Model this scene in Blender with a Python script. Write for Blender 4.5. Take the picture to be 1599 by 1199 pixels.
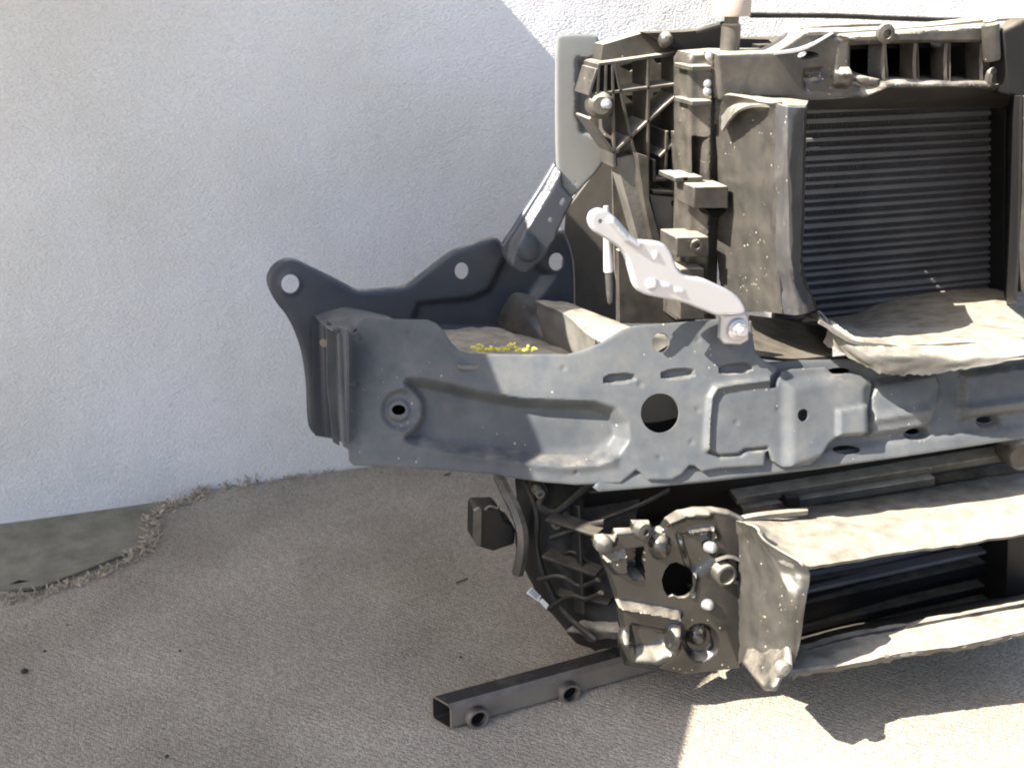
import bpy, bmesh, math, random
import numpy as np
from mathutils import Vector, Matrix
from mathutils.geometry import delaunay_2d_cdt

random.seed(7)
rng = np.random.default_rng(7)
SC = bpy.context.scene
for o in list(bpy.data.objects):
    bpy.data.objects.remove(o)

# ------------------------------------------------------------------ camera
FPX, PITCH, YAW, CH = 1750.0, math.radians(21.2), math.radians(17.2), 0.90
cd = bpy.data.cameras.new('camera')
cd.sensor_fit = 'HORIZONTAL'
cd.sensor_width = 36.0
cd.lens = 36.0 * FPX / 1599.0
cd.clip_start, cd.clip_end = 0.02, 400
cam = bpy.data.objects.new('camera', cd)
SC.collection.objects.link(cam)
cam.location = (0, 0, CH)
cam.rotation_euler = (math.pi / 2 - PITCH, 0, -YAW)
SC.camera = cam
cd.dof.use_dof = True
cd.dof.focus_distance = 1.35
cd.dof.aperture_fstop = 8.0

# ------------------------------------------------------------------ light
SUN = Vector((-1.05, -0.17, 1.0)).normalized()
w = bpy.data.worlds.new('World')
SC.world = w
w.use_nodes = True
nt = w.node_tree
bg = nt.nodes['Background']
sky = nt.nodes.new('ShaderNodeTexSky')
sky.sky_type = 'NISHITA'
sky.sun_disc = False
sky.sun_elevation = math.asin(SUN.z)
sky.sun_rotation = math.atan2(SUN.x, SUN.y)
sky.air_density, sky.dust_density, sky.ozone_density = 1.0, 2.5, 1.0
nt.links.new(sky.outputs[0], bg.inputs[0])
bg.inputs[1].default_value = 0.088
sl = bpy.data.lights.new('sun', 'SUN')
sl.energy = 5.0
sl.angle = math.radians(0.28)
sl.color = (1.0, 0.94, 0.84)
so = bpy.data.objects.new('sun', sl)
SC.collection.objects.link(so)
so.location = (-3, -1, 4)
so.rotation_euler = SUN.to_track_quat('Z', 'Y').to_euler()
vs = SC.view_settings
vs.view_transform = 'Standard'
vs.look = 'None'
vs.gamma = 1
vs.use_curve_mapping = False
vs.exposure = 1.88
SC.cycles.max_bounces = 6
SC.cycles.filter_width = 2.0

# ------------------------------------------------------------------ pixel -> place helpers
fw = np.array([math.sin(YAW) * math.cos(PITCH), math.cos(YAW) * math.cos(PITCH), -math.sin(PITCH)])
rt = np.array([math.cos(YAW), -math.sin(YAW), 0.0])
up = np.cross(rt, fw)
CC = np.array([0, 0, CH])

def rays(x, y):
    x = np.asarray(x, float)[..., None]; y = np.asarray(y, float)[..., None]
    return fw * FPX + rt * (x - 799.5) - up * (y - 599.5)

def P(x, y, Y):
    d = rays(x, y); return CC + d * (Y / d[1])

def PZ(x, y, Z):
    d = rays(x, y); return CC + d * ((Z - CH) / d[2])

class Plane:
    def __init__(s, p, n):
        s.p = np.asarray(p, float); n = np.asarray(n, float); n = n / np.linalg.norm(n)
        if n @ (CC - s.p) < 0: n = -n
        s.n = n
    def at(s, x, y):
        d = rays(x, y)
        t = ((s.p - CC) @ s.n) / (d @ s.n)
        return CC + d * t[..., None]

def plY(Y, tilt=0.0, yaw=0.0):
    return Plane((0.6, Y, 0.4), (math.sin(yaw), -math.cos(yaw) * math.cos(tilt), math.sin(tilt)))
def plZ(Z): return Plane((0, 0, Z), (0, 0, 1))
def pl3(a, b, c):
    a, b, c = P(*a), P(*b), P(*c); return Plane(a, np.cross(b - a, c - a))

# ------------------------------------------------------------------ materials
def mat(name, base, rough=0.5, metal=0.0, dust=0.0, dustcol=(0.40, 0.35, 0.28), dlo=0.15, dhi=0.85,
        speck=0.0, speckcol=(0.55, 0.48, 0.38), bump=0.0, bscale=200, var=0.15, vscale=9, film=0.0, coat=0.0, spec=0.5):
    m = bpy.data.materials.new(name); m.use_nodes = True
    t = m.node_tree; N = t.nodes; L = t.links
    b = N['Principled BSDF']
    b.inputs['Roughness'].default_value = rough
    b.inputs['Metallic'].default_value = metal
    b.inputs['Coat Weight'].default_value = coat
    b.inputs['Specular IOR Level'].default_value = spec
    tc = N.new('ShaderNodeTexCoord')
    no = N.new('ShaderNodeTexNoise'); no.inputs['Scale'].default_value = vscale; no.inputs['Detail'].default_value = 6
    L.new(tc.outputs['Object'], no.inputs['Vector'])
    r = N.new('ShaderNodeMapRange'); r.inputs[1].default_value = 0.3; r.inputs[2].default_value = 0.7
    r.inputs[3].default_value = 1 - var; r.inputs[4].default_value = 1 + var
    L.new(no.outputs[0], r.inputs[0])
    mul = N.new('ShaderNodeVectorMath'); mul.operation = 'SCALE'
    mul.inputs[0].default_value = base; L.new(r.outputs[0], mul.inputs['Scale'])
    col = mul.outputs[0]; rg = None
    def mix(fac, a, c):
        x = N.new('ShaderNodeMix'); x.data_type = 'RGBA'
        L.new(fac, x.inputs['Factor']); L.new(a, x.inputs['A'])
        if isinstance(c, tuple): x.inputs['B'].default_value = (*c, 1)
        else: L.new(c, x.inputs['B'])
        return x.outputs['Result']
    def math_(op, a, c, clamp=False):
        x = N.new('ShaderNodeMath'); x.operation = op; x.use_clamp = clamp
        for k, v in enumerate((a, c)):
            if isinstance(v, (int, float)): x.inputs[k].default_value = v
            else: L.new(v, x.inputs[k])
        return x.outputs[0]
    n2 = N.new('ShaderNodeTexNoise'); n2.inputs['Scale'].default_value = 38; n2.inputs['Detail'].default_value = 8
    n2.inputs['Roughness'].default_value = 0.6
    L.new(tc.outputs['Object'], n2.inputs['Vector'])
    if film > 0:                      # a thin even film of dust with blotches
        f = N.new('ShaderNodeMapRange'); f.inputs[1].default_value = 0.28; f.inputs[2].default_value = 0.80
        f.inputs[4].default_value = film; L.new(n2.outputs[0], f.inputs[0])
        f2 = math_('MULTIPLY', f.outputs[0], no.outputs[0])
        col = mix(f2, col, dustcol)
    if dust > 0:                      # dust settled on surfaces that face up
        g = N.new('ShaderNodeNewGeometry'); sx = N.new('ShaderNodeSeparateXYZ'); L.new(g.outputs['Normal'], sx.inputs[0])
        a = math_('ADD', sx.outputs[2], math_('MULTIPLY', math_('SUBTRACT', n2.outputs[0], 0.5), 0.7))
        f = N.new('ShaderNodeMapRange'); f.inputs[1].default_value = dlo; f.inputs[2].default_value = dhi
        f.inputs[4].default_value = dust; L.new(a, f.inputs[0])
        dv = N.new('ShaderNodeVectorMath'); dv.operation = 'SCALE'; dv.inputs[0].default_value = dustcol
        q = N.new('ShaderNodeMapRange'); q.inputs[1].default_value = 0.3; q.inputs[2].default_value = 0.7
        q.inputs[3].default_value = 0.62; q.inputs[4].default_value = 1.15; L.new(n2.outputs[0], q.inputs[0]); L.new(q.outputs[0], dv.inputs['Scale'])
        col = mix(f.outputs[0], col, dv.outputs[0])
        rg = math_('ADD', math_('MULTIPLY', f.outputs[0], 0.9 - rough), rough)
    if speck > 0:                     # dried splashes of mud
        v = N.new('ShaderNodeTexVoronoi'); v.inputs['Scale'].default_value = 260; v.inputs['Randomness'].default_value = 1
        L.new(tc.outputs['Object'], v.inputs['Vector'])
        sc = N.new('ShaderNodeSeparateColor'); L.new(v.outputs['Color'], sc.inputs[0])
        s1 = math_('LESS_THAN', math_('ADD', v.outputs['Distance'], math_('MULTIPLY', n2.outputs[0], 0.25)), math_('ADD', math_('MULTIPLY', sc.outputs[1], 0.25), 0.22))
        s2 = math_('GREATER_THAN', sc.outputs[0], 1 - speck)
        n3 = N.new('ShaderNodeTexNoise'); n3.inputs['Scale'].default_value = 11; L.new(tc.outputs['Object'], n3.inputs['Vector'])
        s3 = math_('GREATER_THAN', n3.outputs[0], 0.5)
        col = mix(math_('MULTIPLY', math_('MULTIPLY', math_('MULTIPLY', s1, s2), s3), math_('ADD', math_('MULTIPLY', sc.outputs[2], 0.6), 0.2)), col, speckcol)
    L.new(col, b.inputs['Base Color'])
    if rg is not None: L.new(rg, b.inputs['Roughness'])
    if bump > 0:
        n4 = N.new('ShaderNodeTexNoise'); n4.inputs['Scale'].default_value = bscale; n4.inputs['Detail'].default_value = 4
        L.new(tc.outputs['Object'], n4.inputs['Vector'])
        bu = N.new('ShaderNodeBump'); bu.inputs['Strength'].default_value = bump; bu.inputs['Distance'].default_value = 0.002
        L.new(n4.outputs[0], bu.inputs['Height']); L.new(bu.outputs[0], b.inputs['Normal'])
    return m

DUST = (0.44, 0.39, 0.315)
M = {}
M['steel'] = mat('painted_steel', (0.064, 0.072, 0.082), 0.46, dust=0.35, dustcol=DUST, dlo=0.85, dhi=1.25, film=0.26, speck=0.04, var=0.2, spec=0.26)
M['steel2'] = mat('dark_painted_steel', (0.042, 0.048, 0.062), 0.40, dust=0.7, dustcol=DUST, dlo=0.75, dhi=1.1, film=0.08, var=0.15)
M['grey'] = mat('grey_galvanised_steel', (0.20, 0.205, 0.20), 0.42, film=0.2, var=0.12, speck=0.02)
M['plastic'] = mat('dusty_black_plastic', (0.030, 0.028, 0.026), 0.36, dust=0.9, dustcol=DUST, dlo=0.45, dhi=0.95, film=0.34, speck=0.03, var=0.3)
M['plastic_d'] = mat('dark_plastic', (0.009, 0.009, 0.0095), 0.55, dust=0.4, dustcol=(0.30, 0.26, 0.2), dlo=0.5, dhi=1.0, film=0.03, var=0.3, spec=0.3)
M['shroud'] = mat('grey_black_rubber_shroud', (0.032, 0.031, 0.029), 0.33, dust=0.75, dustcol=DUST, dlo=0.4, dhi=0.95, film=0.19, speck=0.11, var=0.12)
M['rim'] = mat('shiny_grey_rubber', (0.055, 0.056, 0.060), 0.28, dust=0.5, dustcol=DUST, dlo=0.5, dhi=1.0, film=0.15, speck=0.05, var=0.1)
M['web'] = mat('dust_filled_plastic', (0.045, 0.042, 0.038), 0.5, dust=0.9, dustcol=DUST, dlo=0.3, dhi=0.9, film=0.75, var=0.3)
M['bracket'] = mat('glossy_black_plastic', (0.011, 0.011, 0.0105), 0.22, dust=0.7, dustcol=DUST, dlo=0.6, dhi=1.1, film=0.07, speck=0.06, var=0.15, coat=0.3)
M['shelf'] = mat('dust_caked_plastic', (0.10, 0.095, 0.088), 0.7, dust=0.95, dustcol=(0.36, 0.318, 0.25), dlo=0.4, dhi=1.02, film=0.5, var=0.4, bump=0.25, bscale=160)
M['alu'] = mat('pale_aluminium', (0.50, 0.495, 0.51), 0.40, metal=0.35, var=0.04)
M['zinc'] = mat('zinc_plated_steel', (0.42, 0.42, 0.44), 0.33, metal=0.6, var=0.08)
M['bolt'] = mat('dusty_bolt', (0.26, 0.25, 0.235), 0.4, metal=0.3, var=0.1)
M['fin'] = mat('condenser_fin', (0.10, 0.10, 0.11), 0.6, film=0.3, dustcol=(0.12, 0.10, 0.08), var=0.3)
M['tubes'] = mat('condenser_tube', (0.13, 0.135, 0.150), 0.5, film=0.9, dustcol=(0.22, 0.19, 0.155), var=0.25)
M['cap'] = mat('beige_plastic_cap', (0.33, 0.28, 0.24), 0.5)
M['tube'] = mat('black_brown_steel', (0.175, 0.15, 0.128), 0.34, dust=1.0, dustcol=(0.026, 0.022, 0.019), dlo=0.55, dhi=1.0, film=0.2, var=0.2, vscale=22)
M['tube_in'] = mat('bore_shade_paint', (0.020, 0.017, 0.015), 0.6)  # inner steel coloured darker in place of the shade inside the tube
M['tag'] = mat('white_paper', (0.8, 0.82, 0.85), 0.6)
M['ink'] = mat('grey_ink', (0.25, 0.26, 0.3), 0.6)
M['hole'] = mat('recess_shade_paint', (0.005, 0.005, 0.005), 0.8, spec=0.1)  # near-black colour standing in for the shade in holes and hollows
M['leaf'] = mat('yellow_dry_leaf', (0.75, 0.66, 0.12), 0.6)
M['twig'] = mat('dark_twig', (0.035, 0.03, 0.025), 0.8)
M['yarn'] = mat('beige_yarn', (0.40, 0.32, 0.24), 0.9, var=0.45, vscale=60)
M['crystal'] = M['zinc']

def wall_mat():
    m = bpy.data.materials.new('rough_plaster'); m.use_nodes = True
    t = m.node_tree; N = t.nodes; L = t.links; b = N['Principled BSDF']
    b.inputs['Roughness'].default_value = 0.62
    tc = N.new('ShaderNodeTexCoord')
    n1 = N.new('ShaderNodeTexNoise'); n1.inputs['Scale'].default_value = 2.6; n1.inputs['Detail'].default_value = 5
    n2 = N.new('ShaderNodeTexNoise'); n2.inputs['Scale'].default_value = 9; n2.inputs['Detail'].default_value = 9; n2.inputs['Roughness'].default_value = 0.75
    for n in (n1, n2): L.new(tc.outputs['Object'], n.inputs['Vector'])
    c1 = N.new('ShaderNodeValToRGB')
    c1.color_ramp.elements[0].position = 0.32; c1.color_ramp.elements[0].color = (0.685, 0.665, 0.635, 1)
    c1.color_ramp.elements[1].position = 0.66; c1.color_ramp.elements[1].color = (0.79, 0.775, 0.785, 1)
    L.new(n1.outputs[0], c1.inputs[0])
    r = N.new('ShaderNodeMapRange'); r.inputs[1].default_value = 0.70; r.inputs[2].default_value = 0.79; r.inputs[4].default_value = 0.55
    L.new(n2.outputs[0], r.inputs[0])
    mx = N.new('ShaderNodeMix'); mx.data_type = 'RGBA'; L.new(r.outputs[0], mx.inputs['Factor'])
    L.new(c1.outputs[0], mx.inputs['A']); mx.inputs['B'].default_value = (0.36, 0.34, 0.33, 1)
    WCOL = mx.outputs['Result']
    mp = N.new('ShaderNodeMapping'); mp.inputs['Scale'].default_value = (0.55, 1, 1.1)
    L.new(tc.outputs['Object'], mp.inputs['Vector'])
    n3 = N.new('ShaderNodeTexNoise'); n3.inputs['Scale'].default_value = 400; n3.inputs['Detail'].default_value = 1.5; n3.inputs['Roughness'].default_value = 0.5
    L.new(mp.outputs[0], n3.inputs['Vector'])
    n5 = N.new('ShaderNodeTexNoise'); n5.inputs['Scale'].default_value = 14; n5.inputs['Detail'].default_value = 2
    L.new(tc.outputs['Object'], n5.inputs['Vector'])
    bu = N.new('ShaderNodeBump'); bu.inputs['Strength'].default_value = 0.85; bu.inputs['Distance'].default_value = 0.003
    pr = N.new('ShaderNodeMapRange'); pr.inputs[1].default_value = 0.32; pr.inputs[2].default_value = 0.6; pr.inputs[3].default_value = 0.93; pr.inputs[4].default_value = 1.04
    L.new(n3.outputs[0], pr.inputs[0])
    pv = N.new('ShaderNodeVectorMath'); pv.operation = 'SCALE'; L.new(WCOL, pv.inputs[0]); L.new(pr.outputs[0], pv.inputs['Scale']); L.new(pv.outputs[0], b.inputs['Base Color'])
    L.new(n3.outputs[0], bu.inputs['Height'])
    b2 = N.new('ShaderNodeBump'); b2.inputs['Strength'].default_value = 0.25; b2.inputs['Distance'].default_value = 0.02
    L.new(n5.outputs[0], b2.inputs['Height']); L.new(bu.outputs[0], b2.inputs['Normal'])
    L.new(b2.outputs[0], b.inputs['Normal'])
    return m

def carpet_mat():
    m = bpy.data.materials.new('loop_pile_carpet'); m.use_nodes = True
    t = m.node_tree; N = t.nodes; L = t.links; b = N['Principled BSDF']
    b.inputs['Roughness'].default_value = 0.95; b.inputs['Specular IOR Level'].default_value = 0.15
    tc = N.new('ShaderNodeTexCoord')
    v = N.new('ShaderNodeTexVoronoi'); v.inputs['Scale'].default_value = 340; v.inputs['Randomness'].default_value = 0.8
    L.new(tc.outputs['Object'], v.inputs['Vector'])
    n1 = N.new('ShaderNodeTexNoise'); n1.inputs['Scale'].default_value = 5; n1.inputs['Detail'].default_value = 6
    n2 = N.new('ShaderNodeTexNoise'); n2.inputs['Scale'].default_value = 60; n2.inputs['Detail'].default_value = 6; n2.inputs['Roughness'].default_value = 0.7
    for n in (n1, n2): L.new(tc.outputs['Object'], n.inputs['Vector'])
    c1 = N.new('ShaderNodeValToRGB')
    c1.color_ramp.elements[0].position = 0.3; c1.color_ramp.elements[0].color = (0.285, 0.248, 0.20, 1)
    c1.color_ramp.elements[1].position = 0.7; c1.color_ramp.elements[1].color = (0.395, 0.348, 0.284, 1)
    L.new(n1.outputs[0], c1.inputs[0])
    sc = N.new('ShaderNodeSeparateColor'); L.new(v.outputs['Color'], sc.inputs[0])
    r = N.new('ShaderNodeMapRange'); r.inputs[3].default_value = 0.72; r.inputs[4].default_value = 1.2; L.new(sc.outputs[1], r.inputs[0])
    s = N.new('ShaderNodeVectorMath'); s.operation = 'SCALE'; L.new(c1.outputs[0], s.inputs[0]); L.new(r.outputs[0], s.inputs['Scale'])
    r2 = N.new('ShaderNodeMapRange'); r2.inputs[1].default_value = 0.63; r2.inputs[2].default_value = 0.75; r2.inputs[4].default_value = 0.6; L.new(n2.outputs[0], r2.inputs[0])
    mx = N.new('ShaderNodeMix'); mx.data_type = 'RGBA'; L.new(r2.outputs[0], mx.inputs['Factor']); L.new(s.outputs[0], mx.inputs['A'])
    mx.inputs['B'].default_value = (0.20, 0.175, 0.15, 1)
    L.new(mx.outputs['Result'], b.inputs['Base Color'])
    iv = N.new('ShaderNodeMath'); iv.operation = 'SUBTRACT'; iv.inputs[0].default_value = 1; L.new(v.outputs['Distance'], iv.inputs[1])
    wv = N.new('ShaderNodeTexWave'); wv.wave_type = 'BANDS'; wv.bands_direction = 'DIAGONAL'; wv.inputs['Scale'].default_value = 62; wv.inputs['Distortion'].default_value = 1.6; wv.inputs['Detail'].default_value = 2; wv.inputs['Detail Scale'].default_value = 1.5
    L.new(tc.outputs['Object'], wv.inputs['Vector'])
    ad = N.new('ShaderNodeMath'); ad.operation = 'MULTIPLY_ADD'; ad.inputs[1].default_value = 0.2
    L.new(wv.outputs['Fac'], ad.inputs[0]); L.new(iv.outputs[0], ad.inputs[2])
    bu = N.new('ShaderNodeBump'); bu.inputs['Strength'].default_value = 0.75; bu.inputs['Distance'].default_value = 0.002
    L.new(ad.outputs[0], bu.inputs['Height']); L.new(bu.outputs[0], b.inputs['Normal'])
    return m
M['wall'] = wall_mat()
M['carpet'] = carpet_mat()
M['concrete'] = mat('bare_concrete', (0.20, 0.185, 0.14), 0.9, var=0.25, vscale=30, bump=0.6, bscale=220, film=0.2)
M['occluder'] = mat('occluder_sheet', (0.45, 0.45, 0.45), 0.7)

# ------------------------------------------------------------------ mesh helpers
COL = SC.collection
def link(name, verts, faces, material, parent=None, smooth=True, ang=35, loc=None):
    me = bpy.data.meshes.new(name)
    me.from_pydata([tuple(map(float, v)) for v in verts], [], faces)
    bm = bmesh.new(); bm.from_mesh(me); bmesh.ops.recalc_face_normals(bm, faces=bm.faces); bm.to_mesh(me); bm.free()
    me.materials.append(material)
    if smooth:
        me.polygons.foreach_set('use_smooth', [True] * len(me.polygons))
        me.set_sharp_from_angle(angle=math.radians(ang))
    o = bpy.data.objects.new(name, me); COL.objects.link(o)
    if parent is not None: adopt(o, parent)
    return o

def world_of(o):
    p = Vector(o.location)
    while o.parent: o = o.parent; p += Vector(o.location)
    return p
def adopt(o, parent):
    o.parent = parent
    o.location = Vector(o.location) - world_of(parent)

def tag(o, label=None, cat=None, group=None, kind=None):
    if label: o['label'] = label
    if cat: o['category'] = cat
    if group: o['group'] = group
    if kind: o['kind'] = kind
    return o

def chaikin(p, n, closed=True):
    p = np.asarray(p, float)
    for _ in range(n):
        q = np.roll(p, -1, 0)
        a = p * .75 + q * .25; b = p * .25 + q * .75
        if closed: p = np.stack([a, b], 1).reshape(-1, 2)
        else: p = np.concatenate([p[:1], np.stack([a[:-1], b[:-1]], 1).reshape(-1, 2), p[-1:]])
    return p

def ell(cx, cy, rx, ry=None, n=20, rot=0):
    ry = ry or rx; a = np.linspace(0, 2 * np.pi, n, endpoint=False); c, s = math.cos(rot), math.sin(rot)
    x, y = rx * np.cos(a), ry * np.sin(a)
    return np.stack([cx + c * x - s * y, cy + s * x + c * y], 1)

def seg_dist(q, poly, closed):
    poly = np.asarray(poly, float)
    a = poly if closed else poly[:-1]; b = np.roll(poly, -1, 0) if closed else poly[1:]
    best = np.full(len(q), 1e9)
    for p0, p1 in zip(a, b):
        d = p1 - p0; l2 = max(d @ d, 1e-9)
        t = np.clip(((q - p0) @ d) / l2, 0, 1)
        best = np.minimum(best, np.hypot(*(q - p0 - t[:, None] * d).T))
    return best

def inside(q, poly):
    x, y = q[:, 0], q[:, 1]; r = np.zeros(len(q), bool); p = np.asarray(poly, float); j = len(p) - 1
    for i in range(len(p)):
        xi, yi = p[i]; xj, yj = p[j]
        if yi != yj:
            r ^= ((yi > y) != (yj > y)) & (x < (xj - xi) * (y - yi) / (yj - yi) + xi)
        j = i
    return r

def sstep(t):
    t = np.clip(t, 0, 1); return t * t * (3 - 2 * t)

def region(poly, depth, soft):              # plateau of the given height inside a polygon
    poly = np.asarray(poly, float)
    def f(q):
        d = seg_dist(q, poly, True); s = np.where(inside(q, poly), d, -d)
        return depth * sstep(s / soft + 0.5)
    f.seeds = offs(poly, True, [-.5, -.22, 0, .22, .5], soft)
    return f
def offs(line, closed, ks, wdt):
    line = np.asarray(line, float); out = []
    b = np.roll(line, -1, 0) if closed else line[1:]
    for p0, p1 in zip(line, b):
        t = p1 - p0; l = np.hypot(*t)
        if l < 1e-6: continue
        nn = np.array([-t[1], t[0]]) / l; m = max(1, int(l / max(wdt * .7, 3.5)))
        for i in range(m):
            for k in ks: out.append(p0 + t * (i + .5) / m + nn * k * wdt)
    return np.array(out)
def groove(line, depth, width):
    line = np.asarray(line, float)
    f = lambda q: depth * np.exp(-(seg_dist(q, line, False) / width) ** 2)
    f.seeds = offs(line, False, [-1.7, -1, -.5, 0, .5, 1, 1.7], width)
    return f
def dome(cx, cy, rx, ry, depth):
    return lambda q: depth * np.sqrt(np.clip(1 - ((q[:, 0] - cx) / rx) ** 2 - ((q[:, 1] - cy) / ry) ** 2, 0, 1))

def resample(poly, step):
    out = []
    for a, b in zip(poly, np.roll(poly, -1, 0)):
        n = max(1, int(round(np.hypot(*(b - a)) / step)))
        out += [a + (b - a) * k / n for k in range(n)]
    return np.array(out)

def sheet(name, outline, surf, material, parent=None, thick=0.002, holes=(), feats=(), step=0, roll=0.0, rollw=5, smooth=0, back=None, warp=None, ang=35):
    """a plate cut to an outline, lying on a plane in the scene, pressed with reliefs, with its own thickness"""
    out = chaikin(outline, smooth) if smooth else np.asarray(outline, float)
    hs = [np.asarray(h, float) for h in holes]
    bst = step if step else 1e9
    if step: out = resample(out, step)
    pts = list(map(tuple, out)); edges = [(i, (i + 1) % len(out)) for i in range(len(out))]
    for h in hs:
        b0 = len(pts); pts += list(map(tuple, h)); edges += [(b0 + i, b0 + (i + 1) % len(h)) for i in range(len(h))]
    nb = len(pts)
    if step:
        lo, hi = out.min(0), out.max(0); g = []
        ys = np.arange(lo[1], hi[1], step * .87)
        for k, yy in enumerate(ys):
            xs = np.arange(lo[0] + (k % 2) * step / 2, hi[0], step); g.append(np.stack([xs, np.full_like(xs, yy)], 1))
        g = np.concatenate(g); ok = inside(g, out); g = g[ok]
        d = seg_dist(g, out, True)
        for h in hs:
            d = np.minimum(d, seg_dist(g, h, True)); d[inside(g, h)] = -1
        g = g[d > step * .45]
        if roll:
            g = g[seg_dist(g, out, True) > rollw * 1.25]
            c = []
            for a, b in zip(out, np.roll(out, -1, 0)):
                t = b - a; l = np.hypot(*t)
                if l < 1e-6: continue
                n = np.array([-t[1], t[0]]) / l
                for s in (1, -1):
                    for e in (.33, .66, 1.0):
                        for u in (.25, .75): c.append((*(a + t * u + n * s * e * rollw), e * rollw))
            c = np.array(c); e_ = c[:, 2]; c = c[:, :2]
            dd = seg_dist(c, out, True)
            for h in hs: dd = np.minimum(dd, np.where(inside(c, h), -1, seg_dist(c, h, True)))
            c = c[inside(c, out) & (dd > e_ * .93)]
            g = np.concatenate([g, c])
        sd_ = [f.seeds for f in feats if hasattr(f, 'seeds')]
        if sd_:
            c = np.concatenate(sd_); c = c[inside(c, out)]
            dd = seg_dist(c, out, True)
            for h in hs:
                dd = np.minimum(dd, seg_dist(c, h, True)); dd[inside(c, h)] = -1
            c = c[dd > 1.2]
            keep = {}
            for p in c: keep.setdefault((round(p[0] / 1.4), round(p[1] / 1.4)), p)
            g = np.concatenate([g, np.array(list(keep.values()))])
        pts += list(map(tuple, g))
    vc, ec, fc, *_ = delaunay_2d_cdt([Vector(p) for p in pts], edges, [], 0, 1e-4)
    q = np.array([tuple(v) for v in vc])
    tri = np.array([f for f in fc if len(f) == 3])
    cen = q[tri].mean(1); ok = inside(cen, out)
    for h in hs: ok &= ~inside(cen, h)
    tri = tri[ok]
    used = np.unique(tri); mp = -np.ones(len(q), int); mp[used] = np.arange(len(used)); q = q[used]; tri = mp[tri]
    h = np.zeros(len(q))
    for f in feats: h += f(q)
    if roll:
        d = seg_dist(q, out, True); h -= roll * (1 - np.clip(d / rollw, 0, 1)) ** 2
    pw = surf.at(q[:, 0], q[:, 1])
    if warp is not None: pw = CC + (pw - CC) * (1 + warp(q)[:, 1:2] / pw[:, 1:2])   # set further back
    front = pw + surf.n * h[:, None]
    bk = front - (surf.n if back is None else np.asarray(back, float)) * thick
    n = len(q); faces = [tuple(t) for t in tri] + [tuple(n + t[::-1]) for t in tri]
    cnt = {}
    for t in tri:
        for a, b in ((t[0], t[1]), (t[1], t[2]), (t[2], t[0])):
            k = (min(a, b), max(a, b)); cnt[k] = None if k in cnt else (a, b)
    faces += [(e[1], e[0], n + e[0], n + e[1]) for e in cnt.values() if e]
    faces = [tuple(int(i) for i in f) for f in faces]
    return link(name, np.concatenate([front, bk]), faces, material, parent, True, ang)

def crom(a, n):
    a = np.asarray(a, float); m = len(a)
    if m < 3:
        t = np.linspace(0, 1, n)[:, None].reshape((-1,) + (1,) * (a.ndim - 1)); return a[0] * (1 - t) + a[-1] * t
    e = np.concatenate([[2 * a[0] - a[1]], a, [2 * a[-1] - a[-2]]]); out = []
    for s in np.linspace(0, m - 1 - 1e-9, n):
        i = int(s); t = s - i; p0, p1, p2, p3 = e[i:i + 4]
        out.append(.5 * (2 * p1 + (p2 - p0) * t + (2 * p0 - 5 * p1 + 4 * p2 - p3) * t * t + (3 * p1 - p0 - 3 * p2 + p3) * t ** 3))
    return np.array(out)

def loft(name, rows, material, parent=None, nu=24, nv=16, thick=0.003, noise=0.0, ang=50, jag=0.0):
    """a moulded sheet through rows of (pixel x, pixel y, distance Y) control points"""
    g = np.array([[P(*c) for c in r] for r in rows])
    g = crom(g, nv); g = np.array([crom(r, nu) for r in g])
    du = np.gradient(g, axis=1); dv = np.gradient(g, axis=0); n = np.cross(du, dv); n /= np.linalg.norm(n, axis=2, keepdims=True) + 1e-12
    if ((CC - g) * n).sum() < 0: n = -n
    if noise:
        k = rng.normal(size=(nv, nu))
        for _ in range(2): k = (k + np.roll(k, 1, 0) + np.roll(k, -1, 0) + np.roll(k, 1, 1) + np.roll(k, -1, 1)) / 5
        g = g + n * (k * noise * 2.5)[..., None]
    if jag:
        g[-1] += dv[-1] * rng.normal(size=nu)[:, None] * jag
    bk = g - n * thick
    V = np.concatenate([g.reshape(-1, 3), bk.reshape(-1, 3)]); o = nu * nv; F = []
    I = lambda v, u: v * nu + u
    for v in range(nv - 1):
        for u in range(nu - 1):
            a, b, c, d = I(v, u), I(v, u + 1), I(v + 1, u + 1), I(v + 1, u)
            F += [(a, b, c, d), (o + d, o + c, o + b, o + a)]
    per = [I(0, u) for u in range(nu)] + [I(v, nu - 1) for v in range(1, nv)] + [I(nv - 1, u) for u in range(nu - 2, -1, -1)] + [I(v, 0) for v in range(nv - 2, 0, -1)]
    for a, b in zip(per, per[1:] + per[:1]): F.append((b, a, o + a, o + b))
    return link(name, V, F, material, parent, True, ang)

def unit(v):
    v = np.asarray(v, float); return v / (np.linalg.norm(v) + 1e-12)

def bar_geo(p0, p1, wd, dp, nrm=(0, -1, 0)):
    p0, p1 = np.asarray(p0, float), np.asarray(p1, float); a = unit(p1 - p0); s = unit(np.cross(a, nrm)); n = unit(np.cross(s, a))
    V = []
    for p in (p0, p1):
        for i, j in ((-1, 0), (1, 0), (1, -1), (-1, -1)): V.append(p + s * i * wd / 2 + n * j * dp)
    F = [(0, 1, 2, 3), (7, 6, 5, 4), (0, 4, 5, 1), (1, 5, 6, 2), (2, 6, 7, 3), (3, 7, 4, 0)]
    return V, F
def bevel(o, wdt=0.0015, seg=2):
    m = o.modifiers.new('bevel', 'BEVEL'); m.width = wdt; m.segments = seg; m.limit_method = 'ANGLE'; m.angle_limit = math.radians(40); m.harden_normals = False
    return o
def bar(name, p0, p1, wd, dp, material, parent=None, nrm=(0, -1, 0), bev=0.0012):
    V, F = bar_geo(p0, p1, wd, dp, nrm)
    o = link(name, V, F, material, parent, True, 35)
    return bevel(o, bev) if bev else o
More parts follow.
